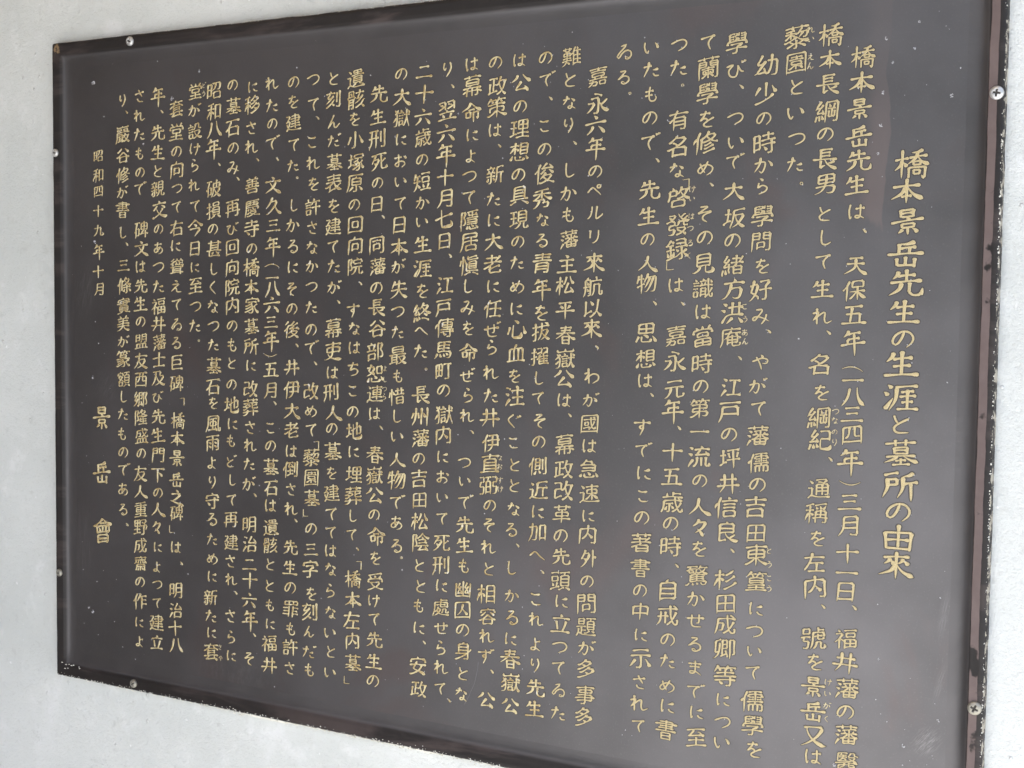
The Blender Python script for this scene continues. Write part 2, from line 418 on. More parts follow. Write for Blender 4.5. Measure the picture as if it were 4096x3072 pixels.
def strokes_of(rings):
    E, pos = trace(thin(raster(rings)))
    deg = {}
    for a, b, p in E: deg[a] = deg.get(a, 0)+1; deg[b] = deg.get(b, 0)+1
    E = [e for e in E if not (plen(e[2]) < 4.2 and (deg[e[0]] == 1) != (deg[e[1]] == 1))]      # spurs
    # contract very short links between two junctions
    par = {}
    def find(a):
        while a in par: a = par[a]
        return a
    keep = []
    for a, b, p in E:
        if plen(p) < 5.5 and deg[a] > 1 and deg[b] > 1:
            ra, rb = find(a), find(b)
            if ra != rb: par[ra] = rb; pos[rb] = (pos[ra]+pos[rb])/2
        else: keep.append([a, b, p])
    for e in keep:
        e[0], e[1] = find(e[0]), find(e[1]); e[2] = e[2].copy(); e[2][0] = pos[e[0]]; e[2][-1] = pos[e[1]]
    # at every node join the pairs of lines that run straight through
    def dirn(p, rev):
        q = p[::-1] if rev else p
        d = q[min(len(q)-1, 9)] - q[min(len(q)-2, 1 if len(q) > 4 else 0)]; n = np.hypot(*d); return d/n if n else d
    inc = {}
    for i, e in enumerate(keep):
        inc.setdefault(e[0], []).append((i, False)); inc.setdefault(e[1], []).append((i, True))
    joinm = {}
    for nd, lst in inc.items():
        c = []
        for x in range(len(lst)):
            for y in range(x+1, len(lst)):
                if lst[x][0] == lst[y][0]: continue
                d = float(dirn(keep[lst[x][0]][2], lst[x][1]) @ dirn(keep[lst[y][0]][2], lst[y][1]))
                if d < -.80 or len(lst) == 2: c.append((d, lst[x], lst[y]))
        c.sort(key=lambda t: t[0]); done = set()
        for d, x, y in c:
            if x in done or y in done: continue
            done |= {x, y}; joinm[x] = y; joinm[y] = x
    used, out = set(), []
    order = [(i, r) for i in range(len(keep)) for r in (False, True) if (i, r) not in joinm] + [(i, False) for i in range(len(keep))]
    for i, r in order:
        if i in used: continue
        pts, cur, rev = [], i, r
        free0 = len(inc[keep[i][1 if r else 0]]) == 1
        while True:
            used.add(cur); p = keep[cur][2][::-1] if rev else keep[cur][2]
            pts.append(p if not pts else p[1:]); endk = (cur, not rev)
            nd = keep[cur][0 if rev else 1]
            if endk in joinm and joinm[endk][0] not in used: cur, rev = joinm[endk][0], joinm[endk][1]
            else: break
        out.append((np.concatenate(pts), free0, len(inc[nd]) == 1))
    # smooth, cut at sharp corners
    res = []
    for p, f0, f1 in out:
        q = p.copy()
        for _ in range(3): q[1:-1] = (q[:-2] + 2*q[1:-1] + q[2:])/4
        k = 7; cuts = []
        if len(q) > 2*k:
            ang = np.zeros(len(q))
            for i in range(4, len(q)-4):
                a = q[i]-q[max(0, i-k)]; b = q[min(len(q)-1, i+k)]-q[i]
                ang[i] = math.degrees(math.acos(max(-1, min(1, float(a@b)/(np.hypot(*a)*np.hypot(*b)+1e-9)))))
            for i in range(4, len(q)-4):
                if ang[i] > 56 and ang[i] == ang[max(0, i-6):i+7].max() and (not cuts or i-cuts[-1] > 6): cuts.append(i)
        b = [0]+cuts+[len(q)-1]
        for s in range(len(b)-1):
            seg = p[b[s]:b[s+1]+1] if len(cuts) else q
            if len(cuts):
                seg = seg.copy()
                for _ in range(4): seg[1:-1] = (seg[:-2] + 2*seg[1:-1] + seg[2:])/4
            if plen(seg) < 2.2: continue
            res.append(((seg[:, ::-1] - PAD + .5)/RES - np.array([0, .12]), f0 if s == 0 else None, f1 if s == len(b)-2 else None))
    return res           # None marks a corner end
def interp(t, tab):
    return float(np.interp(t, [a for a, _ in tab], [b for _, b in tab]))
PROF = {'heng': ((0,.80),(.06,1.25),(.2,.88),(.5,.62),(.76,.80),(.88,1.50),(.97,1.50),(1,.75)),
        'shu':  ((0,.62),(.06,1.50),(.2,1.08),(.6,.84),(.9,.98),(1,.66)),
        'needle': ((0,.62),(.06,1.22),(.2,1.0),(.6,.92),(.85,.66),(1,.12)),
        'pie':  ((0,.60),(.08,1.48),(.3,1.20),(.65,.82),(.9,.40),(1,.10)),
        'na':   ((0,.40),(.2,.62),(.5,.95),(.76,1.80),(.86,1.82),(.95,.85),(1,.12)),
        'dot':  ((0,.28),(.3,.85),(.65,1.55),(.88,1.45),(1,.45)),
        'kana': ((0,.55),(.05,1.08),(.25,.82),(.5,.92),(.75,.86),(.93,.62),(1,.22)),
        'flat': ((0,.75),(.1,1.0),(.5,.80),(.9,1.0),(1,.75))}
def brush(ch, rings):
    """list of (centre points Nx2, half widths N)"""
    kana = ch in KANA; st = strokes_of(rings)
    tot = sum(plen(s[0]) for s in st)
    base = (.051 if tot > .9 else .058) if kana else max(.030, min(.054, .064 - .0034*tot))
    seed = ord(ch) % 97; out = []
    ylow = min(float(s[0][:, 1].min()) for s in st)
    for p, f0, f1 in st:
        d = p[-1]-p[0]
        closed = np.hypot(*d) < .03 and plen(p) > .15
        if (abs(d[0]) > 1.1*abs(d[1]) and d[0] < 0) or (abs(d[0]) <= 1.1*abs(d[1]) and d[1] > 0): p = p[::-1]; f0, f1 = f1, f0; d = -d
        L = plen(p); bow = L/(np.hypot(*d)+1e-6); a = math.degrees(math.atan2(d[1], d[0]))
        if closed: kind = 'flat'
        elif L < .17 and (f0 or f1): kind = 'dot' if a < -20 else 'heng'
        elif kana and bow > 1.05: kind = 'kana'
        elif -22 < a < 35: kind = 'heng' if (f1 or f1 is None) else 'flat'
        elif -112 < a < -74: kind = 'needle' if (f1 and p[-1][1] < ylow+.05 and L > .5) else 'shu'
        elif a <= -112 or a > 140: kind = 'pie' if f1 else 'shu'
        elif -74 <= a <= -22: kind = 'na' if (f1 and L > .28) else ('dot' if f1 else 'flat')
        else: kind = 'kana'
        # a stroke's free ends reach out half a pen width, and a little more for the brush
        p = p.copy(); e0 = p[0]-p[min(5, len(p)-1)]; e1 = p[-1]-p[-min(6, len(p))]
        if f0: p[0] = p[0] + e0/(np.hypot(*e0)+1e-9)*.030
        if f1: p[-1] = p[-1] + e1/(np.hypot(*e1)+1e-9)*(.055 if kind in ('pie', 'na', 'needle') else .030)
        cum = np.concatenate([[0], np.cumsum(np.sqrt((np.diff(p, axis=0)**2).sum(1)))]); L = cum[-1]
        n = max(7, min(16, int(L/.055)+4))
        t = np.linspace(0, 1, n); t = t + .045*np.sin(2*np.pi*t)*-1*1.2     # denser near both ends
        t = np.clip(t, 0, 1); t[0], t[-1] = 0, 1
        q = np.stack([np.interp(t*L, cum, p[:, 0]), np.interp(t*L, cum, p[:, 1])], 1)
        wv = np.array([interp(x, PROF[kind]) for x in t])*base
        if kana: wv *= 1.0
        elif kind == 'heng': wv *= .88
        if kind == 'heng' and not kana and L > .3: q[:, 1] += .018*np.sin(np.pi*t) - .006 + .010*t
        if kind == 'pie': 
            nrm = np.array([-d[1], d[0]])/(np.hypot(*d)+1e-9); q += np.outer(np.sin(np.pi*t)*-.018, nrm)
        if kind == 'na':
            nrm = np.array([-d[1], d[0]])/(np.hypot(*d)+1e-9); q += np.outer(np.sin(np.pi*t)*-.014, nrm)
            q[-2:, 1] += .006
        wv *= 1 + .16*np.array([noise.noise(Vector((x*9+seed, y*9, 4))) for x, y in q])
        am = .009; jx = np.array([noise.noise(Vector((x*2.6+seed, y*2.6, 1))) for x, y in q]); jy = np.array([noise.noise(Vector((x*2.6, y*2.6+seed, 8))) for x, y in q])
        x = q[:, 0] + am*2*jx; y = q[:, 1] + am*2*jy
        if kana: y = y + .05*(x-.5)
        else:
            y = y + .13*(x-.5) - .05*(x-.5)**2
            x = (x-.5)*(1 + .05*(.38-y)) + .5
        x = x + .025*(y-.38)
        out.append((np.stack([x, y], 1), wv))
    return out
# hand-drawn models for the syllables and the commonest characters, as the calligrapher writes them:
# one stroke per item, first letter = kind of brush stroke, then x,y pairs on a 100 grid (y down)
KINDS = {'h': 'heng', 's': 'shu', 'v': 'needle', 'p': 'pie', 'n': 'na', 'd': 'dot', 'f': 'flat', 'k': 'kana'}
DOTS = ' d 80 4 88 15 d 93 0 99 10'
MODEL = {
'の':'k 54 20 47 45 33 73 21 77 14 62 24 36 48 18 72 20 86 40 83 64 64 88',
'に':'k 20 12 15 45 18 84 26 70 d 48 36 62 34 78 27 k 50 64 60 76 82 80',
'た':'h 8 36 50 27 p 36 6 29 45 10 90 d 56 52 68 50 84 45 k 58 70 68 84 90 82',
'を':'h 18 24 68 16 k 46 4 36 34 18 58 k 20 56 38 44 52 50 50 68 k 86 38 54 58 36 76 48 88 80 86',
'は':'k 20 10 14 48 19 88 26 74 h 44 34 86 27 k 66 8 67 60 60 80 46 82 43 72 60 70 86 84',
'る':'k 30 14 62 10 40 38 16 64 k 18 62 48 42 76 48 80 72 56 90 38 84 44 74 58 82',
'し':'k 36 6 33 45 37 78 56 84 78 70', 'て':'h 8 28 80 14 k 66 20 50 40 46 62 56 90', 'で':'h 6 32 74 20 k 60 25 46 44 43 66 54 94'+DOTS,
'な':'h 10 32 48 24 p 34 6 28 32 10 60 d 58 24 70 32 80 42 k 62 48 61 74 50 86 38 80 45 70 60 74 82 88',
'と':'k 28 12 34 34 42 46 k 80 26 46 46 27 66 36 86 78 88', 'い':'k 14 22 13 50 25 80 36 66 d 66 26 76 38 82 56',
'れ':'s 26 6 26 94 k 6 36 34 28 8 74 k 12 68 50 32 64 30 62 62 70 86 98 72', 'つ':'k 6 44 40 28 72 24 88 42 76 68 42 88',
'も':'k 46 4 38 50 44 84 66 88 78 70 72 56 h 20 34 64 28 h 18 58 58 52', 'か':'k 6 40 44 30 58 36 54 66 40 90 28 78 p 36 6 28 48 6 86 d 72 24 84 36 92 54',
'が':'k 6 44 42 34 56 40 52 70 38 92 27 80 p 34 12 26 52 4 88 d 68 34 80 44 86 60'+DOTS,
'ら':'d 38 6 48 10 56 20 k 34 30 26 60 k 26 60 52 46 74 58 66 80 32 96', 'さ':'h 12 36 82 22 k 42 6 50 28 68 56 k 30 66 40 84 74 88',
'こ':'k 24 20 46 26 74 18 62 30 k 28 66 44 84 80 80', 'り':'k 32 10 27 40 35 56 42 40 k 66 6 73 44 46 96',
'よ':'h 52 34 80 27 k 50 6 52 50 48 80 30 86 24 74 44 68 80 88', 'す':'h 6 28 94 20 k 54 4 55 46 44 58 36 48 48 40 56 52 40 96',
'ず':'h 4 32 84 24 k 50 10 51 50 40 60 32 50 44 44 52 56 36 98'+DOTS,
'そ':'k 32 12 68 8 50 24 22 46 h 22 46 88 34 k 84 36 50 56 46 78 68 92', 'め':'k 22 22 32 52 48 78 k 64 10 42 58 22 80 10 64 30 38 62 30 88 46 82 72 56 92',
'け':'k 18 12 13 50 19 84 27 70 h 42 36 92 28 v 72 6 70 50 54 94', 'あ':'h 16 26 78 17 k 44 4 38 46 47 82 k 66 36 44 70 24 84 13 66 34 48 66 46 86 62 74 84 50 94',
'お':'h 10 32 58 24 k 38 6 38 74 24 86 14 72 40 54 70 54 80 72 58 92 d 72 20 82 26 90 36', 'み':'k 24 16 56 12 36 52 16 80 8 66 28 54 60 60 94 76 k 78 36 72 64 54 96',
'せ':'h 4 46 96 30 k 68 12 68 58 54 66 k 30 20 30 74 44 88 82 84', 'ぜ':'h 4 50 90 36 k 62 18 62 60 50 68 k 26 26 27 76 42 90 78 86'+DOTS,
'ゐ':'k 32 14 60 8 22 52 10 74 22 80 34 58 60 38 84 48 84 74 64 90 52 82 62 74 80 88', 'ん':'k 50 6 30 50 10 92 k 14 84 38 54 50 58 52 80 64 86 90 60',
'く':'k 62 6 28 46 68 94', 'ぐ':'k 54 14 24 50 60 96 d 74 22 82 34 d 88 16 95 28', 'へ':'k 6 56 36 28 64 50 96 72', 'う':'d 36 8 48 12 62 22 k 20 44 56 32 76 46 66 72 34 96',
'ち':'h 12 28 82 18 k 48 4 38 34 24 60 k 24 60 56 46 78 58 68 80 32 94', 'だ':'h 6 40 46 32 p 32 12 26 50 8 92 d 54 56 64 54 80 50 k 54 72 64 86 88 84'+DOTS,
'ど':'k 24 20 30 42 38 52 k 72 36 42 54 24 72 34 90 76 90'+DOTS, 'び':'k 8 34 40 24 18 54 26 84 52 86 62 54 60 26 k 62 28 76 56 92 62'+DOTS,
'ま':'h 14 28 86 20 h 22 46 78 40 k 52 4 53 66 44 84 26 86 26 74 56 72 86 90', 'や':'k 6 50 54 28 84 34 80 56 58 58 d 50 8 56 12 62 24 k 26 22 44 56 56 96',
'わ':'s 30 6 30 94 k 8 38 34 30 8 74 k 8 74 50 40 82 48 80 74 50 94', 'え':'d 42 4 52 8 62 16 k 24 34 70 28 46 50 14 82 k 44 58 54 64 60 84 94 84',
'本':'h 8 38 90 28 v 50 4 50 98 p 48 36 34 62 4 84 n 52 36 70 62 100 80 h 34 74 66 69',
'生':'p 28 10 22 28 8 44 h 26 34 80 25 s 50 4 50 86 h 26 59 76 52 h 2 91 98 82',
'先':'p 28 10 24 24 12 38 h 26 28 76 21 s 50 3 50 46 h 6 51 94 41 p 38 50 30 74 2 96 s 60 48 58 82 f 58 82 70 92 90 90 p 90 90 94 82 96 66',
'景':'s 30 4 30 32 f 30 6 70 3 s 70 3 68 32 h 32 18 67 16 f 32 31 68 29 d 46 33 50 36 55 44 h 0 53 100 40 s 32 58 33 73 f 32 59 70 56 s 70 56 68 72 f 33 73 68 70 v 50 70 50 100 p 34 78 30 84 20 92 d 64 77 72 81 80 92',
'岳':'p 74 4 52 14 30 15 s 30 14 31 46 h 33 31 78 22 s 60 26 60 46 h 0 54 100 42 s 50 57 50 88 s 26 64 28 90 f 28 89 76 85 s 76 60 75 93',
'橋':'h 0 40 40 32 v 21 4 21 100 p 21 40 15 58 0 74 d 24 46 29 50 36 60 p 82 2 66 11 48 13 h 42 31 96 21 p 67 12 60 31 38 52 n 68 28 80 42 102 52 s 54 43 55 54 f 54 43 76 40 s 76 40 75 54 f 55 54 75 52 s 42 63 42 98 f 42 64 91 59 s 91 59 90 96 p 90 96 85 94 80 88 s 56 71 57 85 f 56 72 75 70 s 75 70 74 85 f 57 85 74 83',
'涯':'d 12 8 18 12 24 20 d 2 34 8 38 14 46 p 6 94 16 76 28 52 h 34 15 96 6 p 38 15 34 60 18 98 h 50 31 86 25 s 68 20 68 90 h 46 47 92 41 h 52 67 84 62 h 40 92 100 86',
'墓':'h 4 20 96 11 s 34 3 35 27 s 66 1 64 25 s 30 33 31 57 f 30 34 70 30 s 70 30 69 56 h 32 44 69 42 f 32 56 69 54 h 6 69 94 61 p 40 64 28 77 0 90 n 58 64 76 77 102 87 s 50 72 50 96 h 34 83 66 79 h 24 99 78 94',
'所':'h 6 16 46 5 p 14 26 14 58 0 94 f 14 31 42 27 s 42 27 41 49 f 15 50 41 47 p 88 4 76 14 58 19 p 58 19 57 60 42 94 h 60 45 100 37 v 80 41 80 104',
'由':'s 12 32 17 92 f 12 34 88 27 s 88 27 83 94 s 50 2 50 86 h 18 60 82 55 f 18 89 83 87',
'來':'h 12 26 88 17 v 50 2 50 102 p 32 27 28 38 14 50 d 32 36 38 40 44 50 p 70 25 66 36 54 47 d 70 34 78 38 86 48 p 48 50 34 74 0 92 n 52 50 70 74 102 90',
'年':'p 34 2 28 16 12 31 h 30 19 82 11 h 28 42 78 35 s 28 42 28 60 h 0 66 100 54 v 55 16 55 112',
'人':'p 48 6 38 50 2 90 n 46 36 64 68 102 88', '大':'h 8 37 90 27 p 50 4 45 52 2 94 n 52 36 70 70 102 90', '一':'h 2 54 98 46', '二':'h 22 24 78 18 h 2 82 98 74',
'三':'h 18 18 82 11 h 24 47 76 41 h 0 86 100 77', '十':'h 2 50 98 40 v 50 4 50 102', '六':'d 44 2 50 7 58 19 h 0 43 100 32 p 36 52 28 72 6 94 d 62 54 76 68 90 90',
'天':'h 22 17 80 9 h 12 44 88 36 p 50 14 45 60 2 96 n 52 42 70 72 102 90', '五':'h 14 17 86 9 s 44 16 34 84 f 18 48 74 42 s 74 42 72 84 h 0 92 100 85',
'春':'h 22 15 80 8 h 26 29 76 23 h 2 46 98 36 p 50 1 40 40 0 75 n 58 42 76 60 102 70 s 34 60 35 100 f 34 60 69 57 s 69 57 68 100 h 36 79 68 77 f 36 96 68 94',
'長':'s 32 5 32 52 h 34 9 80 3 h 34 24 72 19 h 34 39 72 34 h 0 57 100 48 s 34 58 33 94 p 32 94 42 86 54 80 p 90 57 78 66 62 71 n 50 55 66 78 102 96',
'井':'h 14 36 88 28 h 0 68 100 57 p 34 6 33 60 12 98 v 68 2 68 102', '公':'p 34 8 26 26 2 46 n 60 6 74 24 100 44 p 52 42 38 62 22 84 h 22 86 76 80 d 68 66 76 74 86 94',
'主':'d 42 2 50 7 58 16 h 14 32 86 25 s 50 28 50 88 h 22 60 80 54 h 0 94 100 86', '文':'d 42 2 50 7 58 17 h 2 32 98 23 p 68 30 50 62 4 96 n 32 36 58 70 102 94',
'書':'f 20 12 78 7 s 78 7 76 32 h 0 26 100 16 h 22 34 76 30 s 49 1 49 58 h 16 45 84 40 h 4 60 96 53 s 30 68 31 100 f 30 68 70 65 s 70 65 69 100 h 32 83 69 81 f 32 98 69 96',
'命':'p 48 2 34 26 0 46 n 52 6 72 28 102 44 h 34 42 66 38 s 20 52 22 80 f 20 53 44 50 s 44 50 43 78 f 22 79 43 77 f 56 54 84 50 s 84 50 83 84 p 83 84 78 82 73 76 v 58 52 58 104',
'之':'d 42 4 50 9 58 20 h 14 34 74 26 p 74 28 44 60 14 80 n 8 76 48 84 102 96', '下':'h 2 16 98 8 v 48 12 48 100 d 58 36 68 42 82 58', '平':'h 16 16 84 9 d 26 28 32 34 38 46 p 74 24 70 32 60 44 h 0 62 100 52 v 50 14 50 102',
'々':'p 36 8 28 28 8 48 f 34 24 66 18 p 66 18 52 48 22 78 d 30 56 44 68 58 90',
}
def spline(pts, m=6):
    P = np.array(pts, float)
    if len(P) == 2: return np.stack([P[0]+(P[1]-P[0])*t for t in np.linspace(0, 1, 9)])
    E = np.vstack([2*P[0]-P[1], P, 2*P[-1]-P[-2]]); out = []
    for i in range(1, len(E)-2):
        for t in np.linspace(0, 1, m, endpoint=False):
            a, b, c, d = E[i-1], E[i], E[i+1], E[i+2]
            out.append(.5*((2*b)+(c-a)*t+(2*a-5*b+4*c-d)*t*t+(3*b-a-3*c+d)*t**3))
    out.append(P[-1]); return np.array(out)
def from_model(ch):
    tok = MODEL[ch].split(); st = []; cur = None
    for t in tok:
        if t in KINDS: cur = [KINDS[t], []]; st.append(cur)
        else: cur[1].append(float(t))
    kana = ch in KANA; raw = [(k, spline(np.array(c).reshape(-1, 2))*[.0095, -.0090]) for k, c in st]
    tot = sum(plen(p) for _, p in raw)
    base = (.053 if tot > .9 else .061) if kana else max(.033, min(.057, .066 - .0037*tot))
    out = []; seed = ord(ch) % 53
    for kind, p in raw:
        cum = np.concatenate([[0], np.cumsum(np.sqrt((np.diff(p, axis=0)**2).sum(1)))]); L = cum[-1]
        n = max(8, min(24, int(L/.05)+5)); t = np.linspace(0, 1, n)
        q = np.stack([np.interp(t*L, cum, p[:, 0]), np.interp(t*L, cum, p[:, 1])], 1)
        if kind == 'heng' and L > .3: q[:, 1] += .014*np.sin(np.pi*t)
        wv = np.array([interp(x, PROF[kind]) for x in t])*base*(.90 if kind in ('heng', 'flat') and not kana else 1)
        wv *= 1 + .14*np.array([noise.noise(Vector((x*9+seed, y*9, 4))) for x, y in q])
        q = q + .008*np.array([(noise.noise(Vector((x*3+seed, y*3, 1))), noise.noise(Vector((x*3, y*3+seed, 8)))) for x, y in q])
        out.append((q, wv))
    return out
GLYPH = {}
def glyph(ch):
    """mesh of one raised character, unit em, centred on its bounding box, face towards -y"""
    if ch in GLYPH: return GLYPH[ch]
    if ch == '「': st = [(np.array([(0,0),(.12,.02),(.24,.035),(.30,.04)]), np.array([.014,.018,.022,.026])), (np.array([(.30,.045),(.30,-.10),(.295,-.26),(.29,-.40)]), np.array([.030,.024,.022,.018]))]
    elif ch == '」': st = [(np.array([(0,.40),(0,.26),(0,.12),(.005,0)]), np.array([.018,.020,.022,.028])), (np.array([(0,0),(.10,.0),(.22,.015),(.32,.03)]), np.array([.026,.022,.018,.014]))]
    elif ch in '（）':
        s = 1 if ch == '（' else -1; a = np.linspace(-1, 1, 11)
        st = [(np.stack([a*.42, s*(.15*(1-a*a))], 1), .008 + .020*(1-a*a))]
    elif ch == '、': st = [(np.array([(0,0),(.06,-.05),(.12,-.115),(.165,-.18),(.18,-.215)]), np.array([.018,.045,.070,.068,.028]))]
    elif ch == '。':
        a = np.linspace(0, 2*math.pi, 15); st = [(np.stack([.085*np.cos(a), .085*np.sin(a)], 1), .030+.006*np.sin(a))]
    elif ch in MODEL: st = from_model(ch)
    else:
        fc.body = ch; bpy.context.view_layer.update(); dg = bpy.context.evaluated_depsgraph_get()
        ev = fo.evaluated_get(dg); cc = ev.to_curve(dg); rings = [sample(s) for s in cc.splines if len(s.bezier_points) > 1]; ev.to_curve_clear()
        st = brush(ch, rings)
    V, F, HF = [], [], []
    for k, (q, wv) in enumerate(st):
        tg = np.gradient(q, axis=0); tg /= (np.sqrt((tg**2).sum(1))[:, None]+1e-9); nr = np.stack([-tg[:, 1], tg[:, 0]], 1)
        h = .026 + .0011*((k*7) % 9); b = len(V); n = len(q)
        for i in range(n):
            for s, yy in ((-1, .010), (-.66, -h), (.66, -h*1.02), (1, .010)):
                c = q[i] + nr[i]*wv[i]*s; V.append([c[0], yy, c[1]])
        for i in range(n-1):
            a = b+4*i
            for j in range(3): F.append((a+j, a+j+4, a+j+5, a+j+1))
        F.append((b, b+1, b+2, b+3)); a = b+4*(n-1); F.append((a+3, a+2, a+1, a))
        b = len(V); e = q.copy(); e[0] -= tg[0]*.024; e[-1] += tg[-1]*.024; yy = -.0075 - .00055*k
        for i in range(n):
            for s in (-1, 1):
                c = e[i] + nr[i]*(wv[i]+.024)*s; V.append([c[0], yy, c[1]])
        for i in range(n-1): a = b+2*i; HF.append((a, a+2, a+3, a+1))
    V = np.array(V); V[:, 0] -= (V[:, 0].min()+V[:, 0].max())/2; V[:, 2] -= (V[:, 2].min()+V[:, 2].max())/2
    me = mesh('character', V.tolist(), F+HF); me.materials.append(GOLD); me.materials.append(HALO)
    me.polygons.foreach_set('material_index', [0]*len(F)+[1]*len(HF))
    GLYPH[ch] = me
    return me

